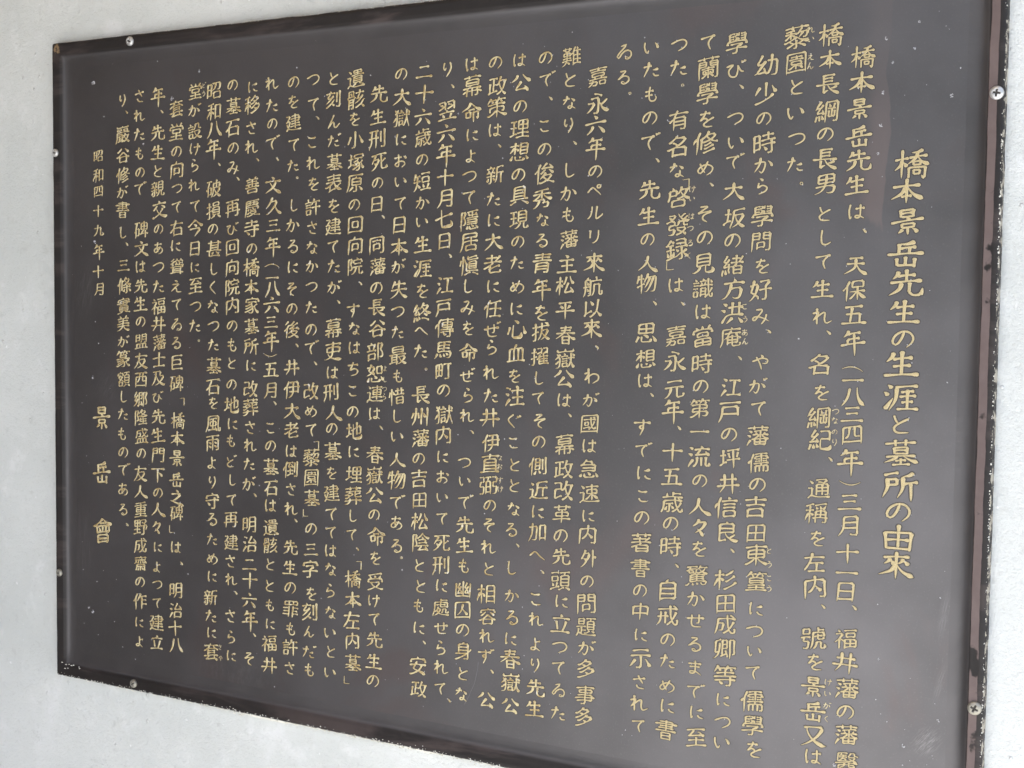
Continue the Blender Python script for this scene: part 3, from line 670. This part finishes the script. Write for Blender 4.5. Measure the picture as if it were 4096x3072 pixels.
EM = {'t': (.0362, .0305), 'b': (.0270, .0240), 'r': (.0088, .0088), 's': (.0215, .0190), 'l': (.0370, .0385)}
INSCRIPTION = [
 ('t', '橋本景岳先生の生涯と墓所の由來',
  [12042,12005,12014,12006,12021,12007,12003,11999,12003,12012,12020,12019,12009,12017,12008],
  [6896,6631,6330,6016,5724,5431,5166,4912,4583,4311,4027,3695,3431,3174,2891]),
 ('b', '橋本景岳先生は、天保五年（一八三四年）三月十一日、福井藩の藩醫',
  [11527,11522,11500,11502,11509,11493,11500,11588,11512,11499,11503,11502,11504,11511,11522,11513,11520,11507,11509,11513,11507,11507,11505,11499,11595,11513,11515,11543,11529,11548,11558],
  [7977,7726,7463,7192,6950,6702,6436,6243,5895,5644,5399,5112,4853,4736,4561,4387,4177,3892,3680,3486,3243,2956,2759,2561,2405,2076,1825,1555,1311,1071,793]),
 ('b', '橋本長綱の長男として生れ、名を綱紀、通稱を左内、號を景岳又は',
  [11192,11190,11172,11168,11156,11163,11170,11172,11191,11167,11169,11176,11248,11159,11192,11168,11187,11302,11188,11170,11190,11160,11177,11268,11175,11200,11183,11189,11203,11202],
  [8221,7976,7731,7458,7226,6980,6723,6419,6178,5937,5653,5375,5211,4882,4593,4335,4103,3913,3599,3344,3081,2823,2566,2377,2030,1784,1524,1268,1000,784]),
 ('r', 'つなのりけいがく',
  [11340,11335,11336,11339,11341,11338,11338,11333],
  [4404,4314,4195,4088,1591,1469,1347,1206]),
 ('b', '藜園といつた。',
  [10831,10832,10845,10839,10856,10847,10920],
  [8227,7964,7722,7452,7192,6933,6736]),
 ('r', 'れいえん',
  [10978,10979,10983,10980],
  [8291,8192,8017,7926]),
 ('b', '幼少の時から學問を好み、やがて藩儒の吉田東篁について儒學を',
  [10513,10514,10495,10508,10508,10500,10508,10502,10521,10502,10515,10610,10521,10508,10514,10515,10528,10521,10508,10521,10527,10534,10541,10528,10533,10519,10521,10534,10559],
  [7969,7672,7417,7166,6933,6718,6413,6142,5889,5635,5363,5208,4884,4635,4397,4103,3822,3588,3347,3070,2836,2553,2262,2017,1800,1579,1266,1005,745]),
 ('r', 'とうこう',
  [10669,10676,10676,10679],
  [2900,2753,2606,2495]),
 ('b', '學び、ついで大坂の緒方洪庵、江戸の坪井信良、杉田成卿等につい',
  [10183,10183,10246,10183,10195,10194,10188,10195,10181,10188,10200,10199,10186,10295,10206,10192,10191,10204,10195,10177,10210,10260,10189,10199,10200,10193,10207,10193,10193,10191],
  [8219,7950,7760,7433,7180,6993,6673,6394,6157,5889,5645,5394,5130,4919,4597,4343,4102,3849,3575,3312,3053,2858,2532,2276,2050,1784,1495,1227,979,750]),
 ('r', 'こうあん',
  [10334,10343,10343,10349],
  [5463,5329,5189,5098]),
 ('b', 'て蘭學を修め、その見識は當時の第一流の人々を驚かせるまでに至',
  [9858,9871,9864,9864,9856,9856,9932,9860,9866,9859,9858,9864,9870,9864,9856,9854,9856,9862,9868,9879,9877,9882,9855,9854,9853,9852,9858,9877,9889,9889],
  [8251,7978,7717,7444,7194,6926,6752,6443,6191,5920,5654,5401,5141,4848,4600,4363,4113,3838,3581,3298,3071,2838,2539,2285,2049,1787,1533,1280,1038,762]),
 ('b', 'つた。有名な「啓發録」は、嘉永元年、十五歳の時、自戒のために書',
  [9527,9526,9577,9538,9530,9529,9640,9556,9555,9548,9470,9543,9628,9554,9554,9553,9538,9617,9545,9540,9553,9537,9543,9623,9523,9525,9530,9535,9535,9546,9531],
  [8246,8008,7821,7448,7171,6918,6773,6628,6336,6069,5889,5683,5484,5133,4856,4556,4309,4136,3866,3600,3314,3084,2835,2626,2341,2065,1795,1557,1278,1054,785]),
 ('r', 'けいはつろく',
  [9712,9711,9708,9698,9701,9691],
  [6709,6606,6421,6291,6137,6000]),
 ('b', 'いたもので、先生の人物、思想は、すでにこの著書の中に示されて',
  [9202,9207,9206,9197,9216,9300,9213,9205,9197,9216,9199,9301,9206,9202,9200,9287,9176,9202,9207,9199,9189,9188,9187,9185,9197,9209,9207,9198,9203,9194],
  [8241,8011,7745,7491,7241,7032,6717,6429,6178,5914,5699,5486,5162,4876,4634,4480,4117,3875,3613,3355,3116,2838,2553,2301,2069,1803,1542,1273,1031,780]),
 ('b', 'ゐる。',
  [8877,8876,8956],
  [8222,7947,7772]),
 ('b', '嘉永六年のペルリ來航以來、わが國は急速に内外の問題が多事多',
  [8557,8569,8545,8545,8547,8539,8555,8546,8554,8542,8539,8536,8605,8545,8543,8529,8528,8528,8540,8530,8527,8539,8526,8526,8524,8543,8532,8523,8513],
  [7974,7682,7448,7187,6938,6734,6479,6216,5927,5656,5417,5191,4985,4659,4393,4119,3870,3608,3326,3076,2858,2588,2330,2071,1805,1568,1319,1017,760]),
 ('b', '難となり、しかも藩主松平春嶽公は、幕政改革の先頭に立つてゐた',
  [8227,8217,8207,8204,8288,8227,8217,8214,8233,8208,8190,8195,8207,8204,8193,8198,8275,8213,8203,8208,8190,8179,8191,8180,8207,8196,8189,8175,8179,8184],
  [8220,7965,7715,7459,7262,6962,6699,6466,6187,5908,5667,5392,5111,4843,4619,4370,4203,3869,3584,3339,3071,2817,2578,2297,2059,1796,1525,1287,1024,754]),
 ('b', 'ので、この俊秀なる青年を拔擢してその側近に加へ、これより先生',
  [7895,7929,7970,7893,7897,7901,7883,7887,7883,7888,7885,7889,7882,7874,7871,7859,7886,7875,7872,7884,7880,7876,7877,7952,7865,7877,7866,7870,7882,7870],
  [8231,7996,7774,7468,7207,6934,6655,6413,6177,5921,5618,5355,5136,4858,4606,4380,4115,3874,3593,3319,3064,2821,2558,2371,2044,1808,1515,1270,1006,751]),
 ('b', 'は公の理想の具現のために心血を注ぐこととなる、しかるに春嶽公',
  [7556,7583,7572,7568,7572,7561,7579,7576,7564,7560,7564,7560,7572,7560,7549,7552,7552,7540,7564,7563,7556,7529,7617,7543,7548,7552,7540,7535,7547,7543],
  [8230,7973,7706,7457,7194,6932,6695,6425,6167,5928,5649,5396,5156,4881,4619,4386,4097,3840,3585,3341,3069,2822,2647,2373,2040,1787,1532,1297,1016,739]),
 ('b', 'の政策は、新たに大老に任ぜられた井伊直弼のそれと相容れず、公',
  [7238,7265,7269,7241,7306,7248,7236,7240,7243,7231,7243,7238,7242,7237,7225,7229,7216,7236,7224,7211,7230,7226,7221,7233,7197,7217,7212,7207,7289,7214],
  [8226,7961,7716,7453,7271,6942,6664,6417,6169,5908,5653,5391,5155,4939,4647,4378,4119,3820,3574,3320,3082,2848,2586,2326,2026,1758,1522,1285,1109,757]),
 ('r', 'なおすけ',
  [7357,7358,7368,7373],
  [3658,3549,3387,3285]),
 ('b', 'は幕命によつて隱居愼しみを命ぜられ、ついで先生も幽囚の身とな',
  [6917,6928,6924,6935,6914,6901,6896,6908,6903,6907,6902,6897,6908,6911,6907,6918,6905,6980,6871,6882,6901,6889,6884,6879,6874,6869,6872,6883,6887,6865],
  [8229,7982,7676,7414,7167,6933,6692,6422,6165,5895,5650,5399,5154,4874,4608,4363,4122,3934,3562,3335,3102,2823,2573,2328,2043,1791,1553,1295,1022,772]),
 ('b', 'り、翌六年十月七日、江戸傳馬町の獄内において死刑に處せられて、',
  [6581,6656,6578,6573,6568,6563,6566,6552,6564,6647,6578,6556,6575,6562,6565,6568,6579,6574,6568,6571,6566,6560,6564,6559,6570,6564,6567,6570,6573,6559,6693],
  [8193,7993,7714,7451,7187,6930,6686,6441,6182,6011,5655,5394,5153,4891,4643,4409,4119,3868,3611,3367,3115,2870,2575,2294,2050,1781,1534,1287,1053,795,667]),
 ('b', '二十六歳の短かい生涯を終へた。長州藩の吉田松陰とともに、安政',
  [6254,6257,6243,6246,6232,6235,6246,6240,6251,6254,6257,6251,6245,6239,6317,6245,6231,6250,6219,6230,6241,6244,6263,6249,6269,6237,6249,6326,6236,6248],
  [8188,7923,7658,7412,7152,6892,6639,6405,6143,5860,5590,5334,5111,4867,4654,4346,4079,3813,3565,3320,3059,2798,2545,2260,2008,1769,1493,1325,1019,741]),
 ('b', 'の大獄において日本が失つた最も惜しい人物である。',
  [5921,5941,5935,5929,5923,5925,5919,5913,5915,5909,5911,5897,5899,5902,5904,5889,5900,5902,5913,5899,5918,5903,5906,5981],
  [8183,7907,7660,7405,7150,6894,6646,6382,6118,5887,5601,5335,5089,4808,4554,4301,4061,3806,3530,3280,3018,2752,2467,2331]),
 ('b', '先生刑死の日、同藩の長谷部恕連は、春嶽公の命を受けて先生の',
  [5600,5585,5579,5607,5583,5577,5673,5581,5600,5576,5587,5598,5565,5567,5569,5563,5660,5575,5569,5571,5564,5601,5594,5588,5572,5574,5585,5578,5563],
  [7969,7692,7421,7155,6897,6640,6484,6141,5880,5619,5386,5124,4840,4569,4314,4078,3912,3571,3312,3068,2822,2558,2283,1990,1746,1520,1260,981,738]),
 ('r', 'よしつら',
  [5714,5715,5708,5709],
  [4639,4504,4385,4292]),
 ('b', '遺骸を小塚原の回向院、すなはちこの地に埋葬して、「橋本左内墓」',
  [5252,5254,5238,5249,5259,5243,5236,5256,5258,5259,5340,5228,5247,5249,5233,5226,5228,5247,5249,5251,5244,5245,5220,5316,5339,5251,5253,5228,5247,5258,5160],
  [8172,7920,7682,7429,7161,6907,6640,6391,6136,5880,5674,5338,5116,4880,4614,4342,4082,3845,3585,3302,3033,2779,2543,2370,2169,1985,1721,1454,1192,921,684]),
 ('b', 'と刻んだ墓表を建てたが、幕吏は刑人の墓を建ててはならないとい',
  [4916,4909,4919,4930,4931,4915,4925,4918,4910,4930,4940,5004,4925,4918,4910,4894,4940,4905,4925,4909,4910,4902,4895,4896,4897,4899,4900,4893,4912,4896],
  [8195,7940,7670,7443,7173,6909,6632,6375,6131,5887,5628,5442,5116,4827,4558,4305,4052,3854,3570,3291,3035,2777,2541,2305,2069,1790,1516,1247,1012,734]),
 ('b', 'つて、これを許さなかつたので、改めて「藜園墓」の三字を刻んだも',
  [4592,4593,4667,4577,4597,4607,4590,4582,4583,4585,4577,4578,4570,4589,4645,4573,4575,4576,4669,4587,4588,4598,4497,4582,4583,4575,4595,4568,4560,4570,4562],
  [8202,7902,7726,7430,7170,6911,6625,6365,6119,5880,5625,5371,5086,4868,4665,4312,4055,3820,3634,3467,3208,2950,2748,2555,2288,2034,1717,1481,1226,972,730]),
 ('b', 'のを建てた。しかるにその後、井伊大老は倒され、先生の罪も許さ',
  [4280,4281,4282,4283,4275,4346,4295,4277,4278,4279,4262,4262,4263,4348,4265,4266,4276,4259,4259,4251,4252,4262,4338,4254,4246,4247,4257,4258,4249,4241],
  [8193,7948,7688,7414,7153,6998,6653,6398,6135,5872,5594,5344,5079,4883,4600,4313,4039,3794,3526,3287,3033,2780,2637,2284,2013,1758,1488,1223,980,706]),
 ('b', 'れたので、文久三年（一八六三年）五月、この墓石は遺骸とともに福井',
  [3934,3935,3936,3955,4022,3956,3967,3958,3949,3936,3940,3950,3937,3923,3923,3914,3924,3915,3992,3916,3917,3927,3928,3919,3929,3920,3921,3912,3912,3922,3904,3904],
  [8201,7924,7691,7457,7242,6915,6652,6403,6130,5894,5739,5591,5391,5168,4923,4744,4558,4290,4129,3803,3571,3301,3022,2795,2509,2273,2023,1742,1491,1240,986,695]),
 ('b', 'に移され、善慶寺の橋本家墓所に改葬されたが、明治二十六年、そ',
  [3616,3607,3588,3598,3698,3608,3609,3599,3600,3600,3600,3610,3601,3592,3592,3583,3583,3573,3583,3564,3565,3663,3565,3575,3566,3576,3566,3576,3655,3567],
  [8177,7950,7657,7413,7247,6925,6630,6370,6110,5872,5618,5379,5109,4846,4598,4298,4056,3791,3557,3312,3054,2910,2520,2253,1984,1772,1510,1234,1059,731]),
 ('b', 'の墓石のみ、再び回向院内のもとの地にもどして再建され、さらに',
  [3277,3297,3277,3287,3287,3371,3277,3277,3277,3277,3277,3277,3268,3268,3268,3258,3258,3278,3248,3268,3278,3258,3248,3258,3238,3258,3338,3238,3258,3258],
  [8221,7953,7672,7411,7158,7014,6637,6375,6127,5864,5608,5366,5109,4859,4617,4337,4070,3819,3596,3329,3077,2815,2552,2245,1995,1751,1583,1260,975,726]),
 ('b', '昭和八年、破損の甚しくなつた墓石を風雨より守るために新たに套',
  [2961,2961,2970,2950,3050,2950,2949,2939,2959,2959,2938,2938,2948,2948,2958,2937,2947,2947,2936,2916,2926,2925,2925,2925,2925,2924,2893,2903,2913,2903],
  [8174,7897,7664,7410,7211,6899,6613,6371,6114,5848,5605,5354,5095,4850,4575,4292,4077,3801,3546,3281,3019,2771,2523,2258,1993,1753,1467,1218,991,731]),
 ('r', 'さや',
  [3056,3066],
  [815,667]),
 ('b', '堂が設けられて今日に至つた。',
  [2639,2629,2628,2628,2627,2616,2626,2636,2625,2624,2634,2634,2623,2694],
  [8179,7938,7666,7423,7211,6953,6680,6391,6116,5871,5626,5349,5095,4897]),
 ('r', 'どう',
  [2791,2781],
  [8252,8140]),
 ('b', '套堂の向つて右に聳えてゐる巨碑「橋本景岳之碑」は、明治十八',
  [2301,2300,2299,2309,2308,2297,2296,2285,2305,2294,2293,2292,2291,2301,2289,2393,2319,2308,2297,2285,2305,2284,2199,2272,2376,2270,2269,2257,2278],
  [7971,7666,7406,7161,6916,6672,6387,6156,5886,5615,5375,5104,4855,4598,4311,4073,3812,3568,3300,3008,2758,2551,2321,2083,1872,1496,1209,968,731]),
 ('b', '年、先生と親交のあつた福井藩士及び先生門下の人々によつて建立',
  [1968,2041,1966,1965,1964,1963,1993,1971,1970,1969,1968,1967,1966,1986,1974,1962,1951,1960,1948,1958,1946,1945,1955,1921,1942,1919,1929,1917,1916,1914],
  [8143,7947,7674,7404,7157,6925,6640,6384,6127,5870,5613,5347,5105,4854,4618,4366,4115,3847,3585,3317,3046,2799,2569,2319,2049,1774,1528,1278,996,721]),
 ('b', 'されたもので碑文は先生の盟友西郷隆盛の友人重野成齋の作によ',
  [1629,1628,1626,1625,1634,1644,1651,1661,1638,1647,1635,1634,1643,1642,1640,1628,1637,1647,1635,1622,1632,1620,1618,1617,1616,1603,1602,1589,1588],
  [8179,7915,7667,7410,7153,6942,6380,6121,5878,5618,5366,5129,4861,4591,4337,4068,3814,3559,3319,3037,2790,2540,2298,2040,1790,1531,1255,962,693]),
 ('b', 'り、巖谷修が書し、三條實美が篆額したものである、',
  [1316,1391,1313,1322,1320,1312,1306,1315,1386,1319,1332,1319,1307,1316,1304,1313,1311,1299,1275,1295,1316,1292,1290,1366],
  [8135,7975,7673,7391,7124,6897,6653,6345,6186,5894,5616,5338,5099,4852,4612,4332,4085,3843,3568,3312,3079,2794,2511,2307]),
 ('s', '昭和四十九年十月',
  [847,845,848,841,850,848,834,850],
  [7409,7139,6917,6646,6374,6078,5805,5564]),
 ('l', '景岳會',
  [885,879,895],
  [3772,3006,2172]),
]
SPLASHES = [(1207,828,25),(1236,818,9),(1175,814,27),(1203,802,25),(1182,790,25),(1248,780,16),(1216,766,8),(1173,761,32),(1195,757,9),(1241,754,33),(1185,735,6),(1172,729,34),(1170,701,23),(1209,712,8),(1175,678,9),(1137,809,7),(1226,836,6),(1271,602,11),(1138,618,7),(1082,591,10),(1093,514,17),(1077,612,10),(1210,493,16),(1245,475,18),(1171,495,7),(1247,506,6),(1163,353,9),(1077,399,12),(1083,387,7),(1214,341,8),(1105,313,7),(1156,357,14),(1292,376,9),(1245,261,19),(1183,247,12),(1088,221,12),(1186,191,21),(1184,149,14),(1243,154,9),(1170,139,7),(1218,176,6),(1196,128,14),(1246,137,30),(1214,123,8),(1213,106,31),(1286,132,16),(1220,92,9),(1213,86,17),(1242,101,7),(1237,91,7),(1280,218,18),(1143,74,32),(1099,93,6),(1113,144,22),(823,849,11),(912,836,15),(942,745,30),(776,750,10),(788,836,8),(760,841,10),(910,771,12),(808,723,8),(885,584,11),(874,525,5),(839,601,9),(931,553,6),(774,476,13),(1034,602,11),(889,305,10),(935,305,6),(881,423,5),(896,387,5),(1033,350,6),(971,157,13),(904,70,16),(900,64,13),(912,65,11),(792,17,11),(772,136,11),(770,120,14),(941,127,10),(834,101,8),(769,193,11),(807,84,7),(433,837,17),(547,820,17),(463,868,9),(674,767,22),(735,713,16),(477,799,14),(584,744,22),(642,783,5),(565,628,8),(738,533,7),(374,375,9),(373,304,12),(678,389,17),(716,304,11),(716,298,16),(742,388,16),(599,218,20),(526,229,12),(577,275,9),(475,168,12),(399,42,15),(567,24,12),(575,78,9),(595,82,7),(431,151,12),(578,141,6),(76,841,54),(270,844,33),(196,862,18),(222,811,40),(96,794,16),(170,753,34),(309,872,7),(77,511,19),(83,481,19),(72,433,42),(77,622,42),(253,480,8),(50,396,13),(58,321,10),(62,312,10),(50,158,15),(90,161,12),(249,174,19),(7,313,8),(77,144,15),(115,151,10),(61,105,27),(68,100,47),(51,81,12),(111,91,15),(79,68,13),(127,57,15),(151,43,15),(99,118,10)]

TALL = set('年幕傳身令命書嘉驚驚學'); items = []
rnd = random.Random(4)
for cls, txt, xs, zs in INSCRIPTION:
    for ch, x, z in zip(txt, xs, zs):
        ex, ez = EM[cls]; k = 1.0
        if cls != 'r':
            if ch in '、。': k = .80 if ch == '、' else .60
            elif ch in '「」': k = .95
            elif ch in KANA: k = .86 if ch in MODEL else .78
            elif ch in '一二三': k = .92
            elif ch in '日田口中回囚四': k = .93
        else: k = 1.0 if ch != 'の' else .85
        j = rnd.uniform(.93, 1.06)
        items.append((x/1e4, z/1e4, ch, ex*k*j, ez*k*j*(1.10 if ch in '年幕橋' else 1.0), R(rnd.gauss(0, 1.7)), cls))
big = sorted([it for it in items if it[6] != 'r'], key=lambda it: -it[0])[:300]; bigset = set(map(id, big))
for it in big:
    x, z, ch, ex, ez, rot, cls = it
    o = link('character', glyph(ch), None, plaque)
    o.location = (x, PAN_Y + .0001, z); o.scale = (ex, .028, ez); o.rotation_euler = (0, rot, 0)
bm = bmesh.new(); bmr = bmesh.new()
for it in items:
    if id(it) in bigset: continue
    x, z, ch, ex, ez, rot, cls = it
    me = glyph(ch).copy()
    me.transform(Matrix.Translation((x, PAN_Y + .0001, z)) @ Matrix.Rotation(rot, 4, 'Y') @ Matrix.Diagonal((ex, .028 if cls != 'r' else .016, ez, 1)))
    (bmr if cls == 'r' else bm).from_mesh(me); bpy.data.meshes.remove(me)
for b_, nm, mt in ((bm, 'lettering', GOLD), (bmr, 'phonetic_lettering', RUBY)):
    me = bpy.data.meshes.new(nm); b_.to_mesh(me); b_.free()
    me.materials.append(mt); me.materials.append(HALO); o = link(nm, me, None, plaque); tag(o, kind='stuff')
bpy.data.objects.remove(fo)

# ------------------------------------------------------------------ lime splashes, crumbs of mortar, a hair-thin scratch
def flake(V, F, x, y, z, rx, rz, t, rg, n=7, a0=None):
    """low irregular crumb sitting on a face at depth y"""
    b = len(V); a0 = rg.uniform(0, 6.3) if a0 is None else a0
    rad = [rg.uniform(.6, 1.15) for _ in range(n)]
    ca, sa = math.cos(a0), math.sin(a0)
    for s, yy in ((1, 0), (.62, -t)):
        for k in range(n):
            a = 2*math.pi*k/n; u, v = rx*s*rad[k]*math.cos(a), rz*s*rad[k]*math.sin(a)
            V.append((x+u*ca-v*sa, y + yy*(rg.uniform(.7, 1.2) if s < 1 else 1), z+u*sa+v*ca))
    V.append((x, y-t*rg.uniform(.7, 1.3), z))
    for k in range(n):
        k2 = (k+1) % n
        F.append((b+k, b+k2, b+n+k2, b+n+k)); F.append((b+n+k, b+n+k2, b+2*n))
rg = random.Random(11); V, F = [], []
for x, z, s in SPLASHES:
    x /= 1e3; z /= 1e3; s = max(s/1e4, .0007)*.80
    if s > .0016:       # larger ones are broken rings and clusters
        for k in range(rg.randint(5, 8)):
            a = rg.uniform(0, 6.28); q = rg.uniform(.3, .85)*s
            flake(V, F, x+q*math.cos(a)*.8, PAN_Y, z+q*math.sin(a)*.9, s*rg.uniform(.18, .36), s*rg.uniform(.12, .28), .0004, rg)
    else: flake(V, F, x, PAN_Y, z, s*.55, s*.7, .0004, rg)
for _ in range(110):
    x, z = rg.uniform(.03, W-.03), rg.uniform(.03, H-.03); s = rg.uniform(.00025, .0006)
    flake(V, F, x, PAN_Y, z, s, s*rg.uniform(.6, 1.4), .0002, rg, 5)
# bare spots and chalky ends on the letters
for it in items:
    if it[6] == 'r' : continue
    x, z, ch, ex, ez = it[:5]
    for _ in range(2 if rg.random() < .7 else 1):
        me = GLYPH[ch]; v = me.vertices[rg.randrange(len(me.vertices))].co
        if rg.random() < .6:
            s = rg.uniform(.0004, .0009); flake(V, F, x+v.x*ex, PAN_Y-.0006, z+v.z*ez, s, s*.8, .0005, rg, 6)
tag(link('dried_splashes', mesh('dried_splashes', V, F), CRUST, plaque), kind='stuff')

V, F = [], []
def dens(x, table):
    for a, b, v in table:
        if a <= x < b: return v
    return 0
for k in range(2600):      # bottom edge
    x = rg.uniform(0, W)
    if rg.random() > dens(x, ((0,.10,.15),(.10,.16,.5),(.16,.30,.35),(.30,.48,.8),(.48,.62,1),(.62,1.0,.7),(1.0,1.3,.5))): continue
    off = abs(rg.gauss(.0010, .0014)); s = rg.uniform(.0004, .0015)
    flake(V, F, x, -.0008 - rg.random()*.009*(rg.random() < .5), -.0002-off*.8, s*rg.uniform(1, 3.2), s*.7, .0011, rg, 6, rg.gauss(0, .12))
for k in range(200):       # crumbs that reach onto the bottom rim face
    x = rg.uniform(0, .75); s = rg.uniform(.0003, .0009)
    flake(V, F, x, RIM_Y+.0001, abs(rg.gauss(0, .0018))+.0012, s*1.5, s, .0005, rg, 6, 0)
for x, z in ((.012,.020),(.020,.018),(.026,.019),(.031,.018),(.0465,.018),(.047,.016),(.018,.012),(.024,.013),(.035,.019)):
    flake(V, F, x, RIM_Y, z, .0021, .0008, .0006, rg, 6, .1)
for k in range(420):       # right edge
    z = rg.uniform(0, H)
    if rg.random() > (1 if .55 < z < .72 or .28 < z < .42 or z < .2 else .35): continue
    s = rg.uniform(.0003, .0009)
    flake(V, F, W - abs(rg.gauss(0, .0016)) - .0006, RIM_Y+.0012, z, s, s*1.5, .0010, rg, 6, 0)
for k in range(200):       # top edge
    x = rg.uniform(.2, W); s = rg.uniform(.0003, .0008)
    flake(V, F, x, RIM_Y+.0012, H-abs(rg.gauss(0, .0012))-.0004, s*1.4, s, .0008, rg, 6, 0)
tag(link('mortar_crumbs', mesh('mortar_crumbs', V, F), MORTAR, plaque), kind='stuff')

# ragged seam of old filler between the bottom edge and the wall
V, F = [], []
n = 520
for k in range(n+1):
    x = W*k/n
    th = .0016*max(0, noise.noise(Vector((x*14, 0, 2)))*1.4 + .35) + .0006*abs(noise.noise(Vector((x*120, 0, 5))))
    th *= (.25 if x < .3 else 1)
    mk = min(1, max(0, noise.noise(Vector((x*9, 0, 2)))*1.6 + .35 + .5*noise.noise(Vector((x*70, 0, 5)))))*(.3 if x < .3 else 1)
    V += [(x, -.0085, .0003), (x, -.0070, -.0006-.0030*mk), (x, .0005, -.0012-.0056*mk)]
for k in range(n):
    for q in (0, 1): a = 3*k+q; F.append((a, a+3, a+4, a+1))
link('filler_seam', mesh('filler_seam', V, F), MORTAR, plaque)

pts = [(.7097,.1199),(.7092,.112),(.7058,.0970),(.7040,.091),(.7003,.0836),(.6975,.077),(.6908,.0652)]
V, F = [], []
for i, (x, z) in enumerate(pts): V += [(x-.00016, PAN_Y-.0002, z), (x, PAN_Y-.0004, z), (x+.00016, PAN_Y-.0002, z)]
for i in range(len(pts)-1):
    for q in (0, 1): a = 3*i+q; F.append((a, a+1, a+4, a+3))
link('scratch', mesh('scratch', V, F), SCR, plaque)

# ------------------------------------------------------------------ grains and a hairline crack in the wall coat
V, F = [], []
for k in range(600):
    x, z = rg.uniform(-.35, 1.45), rg.uniform(-.35, 1.15)
    if -.004 < x < W+.004 and -.004 < z < H+.004: continue
    s = rg.uniform(.0004, .0011) if rg.random() < .85 else rg.uniform(.0012, .0028)
    flake(V, F, x, .0002, z, s, s*rg.uniform(.8, 1.6), s*.55, rg, 6)
o = link('wall_grit', mesh('wall_grit', V, F), GRIT); tag(o, 'small grains standing proud of the pale wall coat', 'grit', 'stuff')
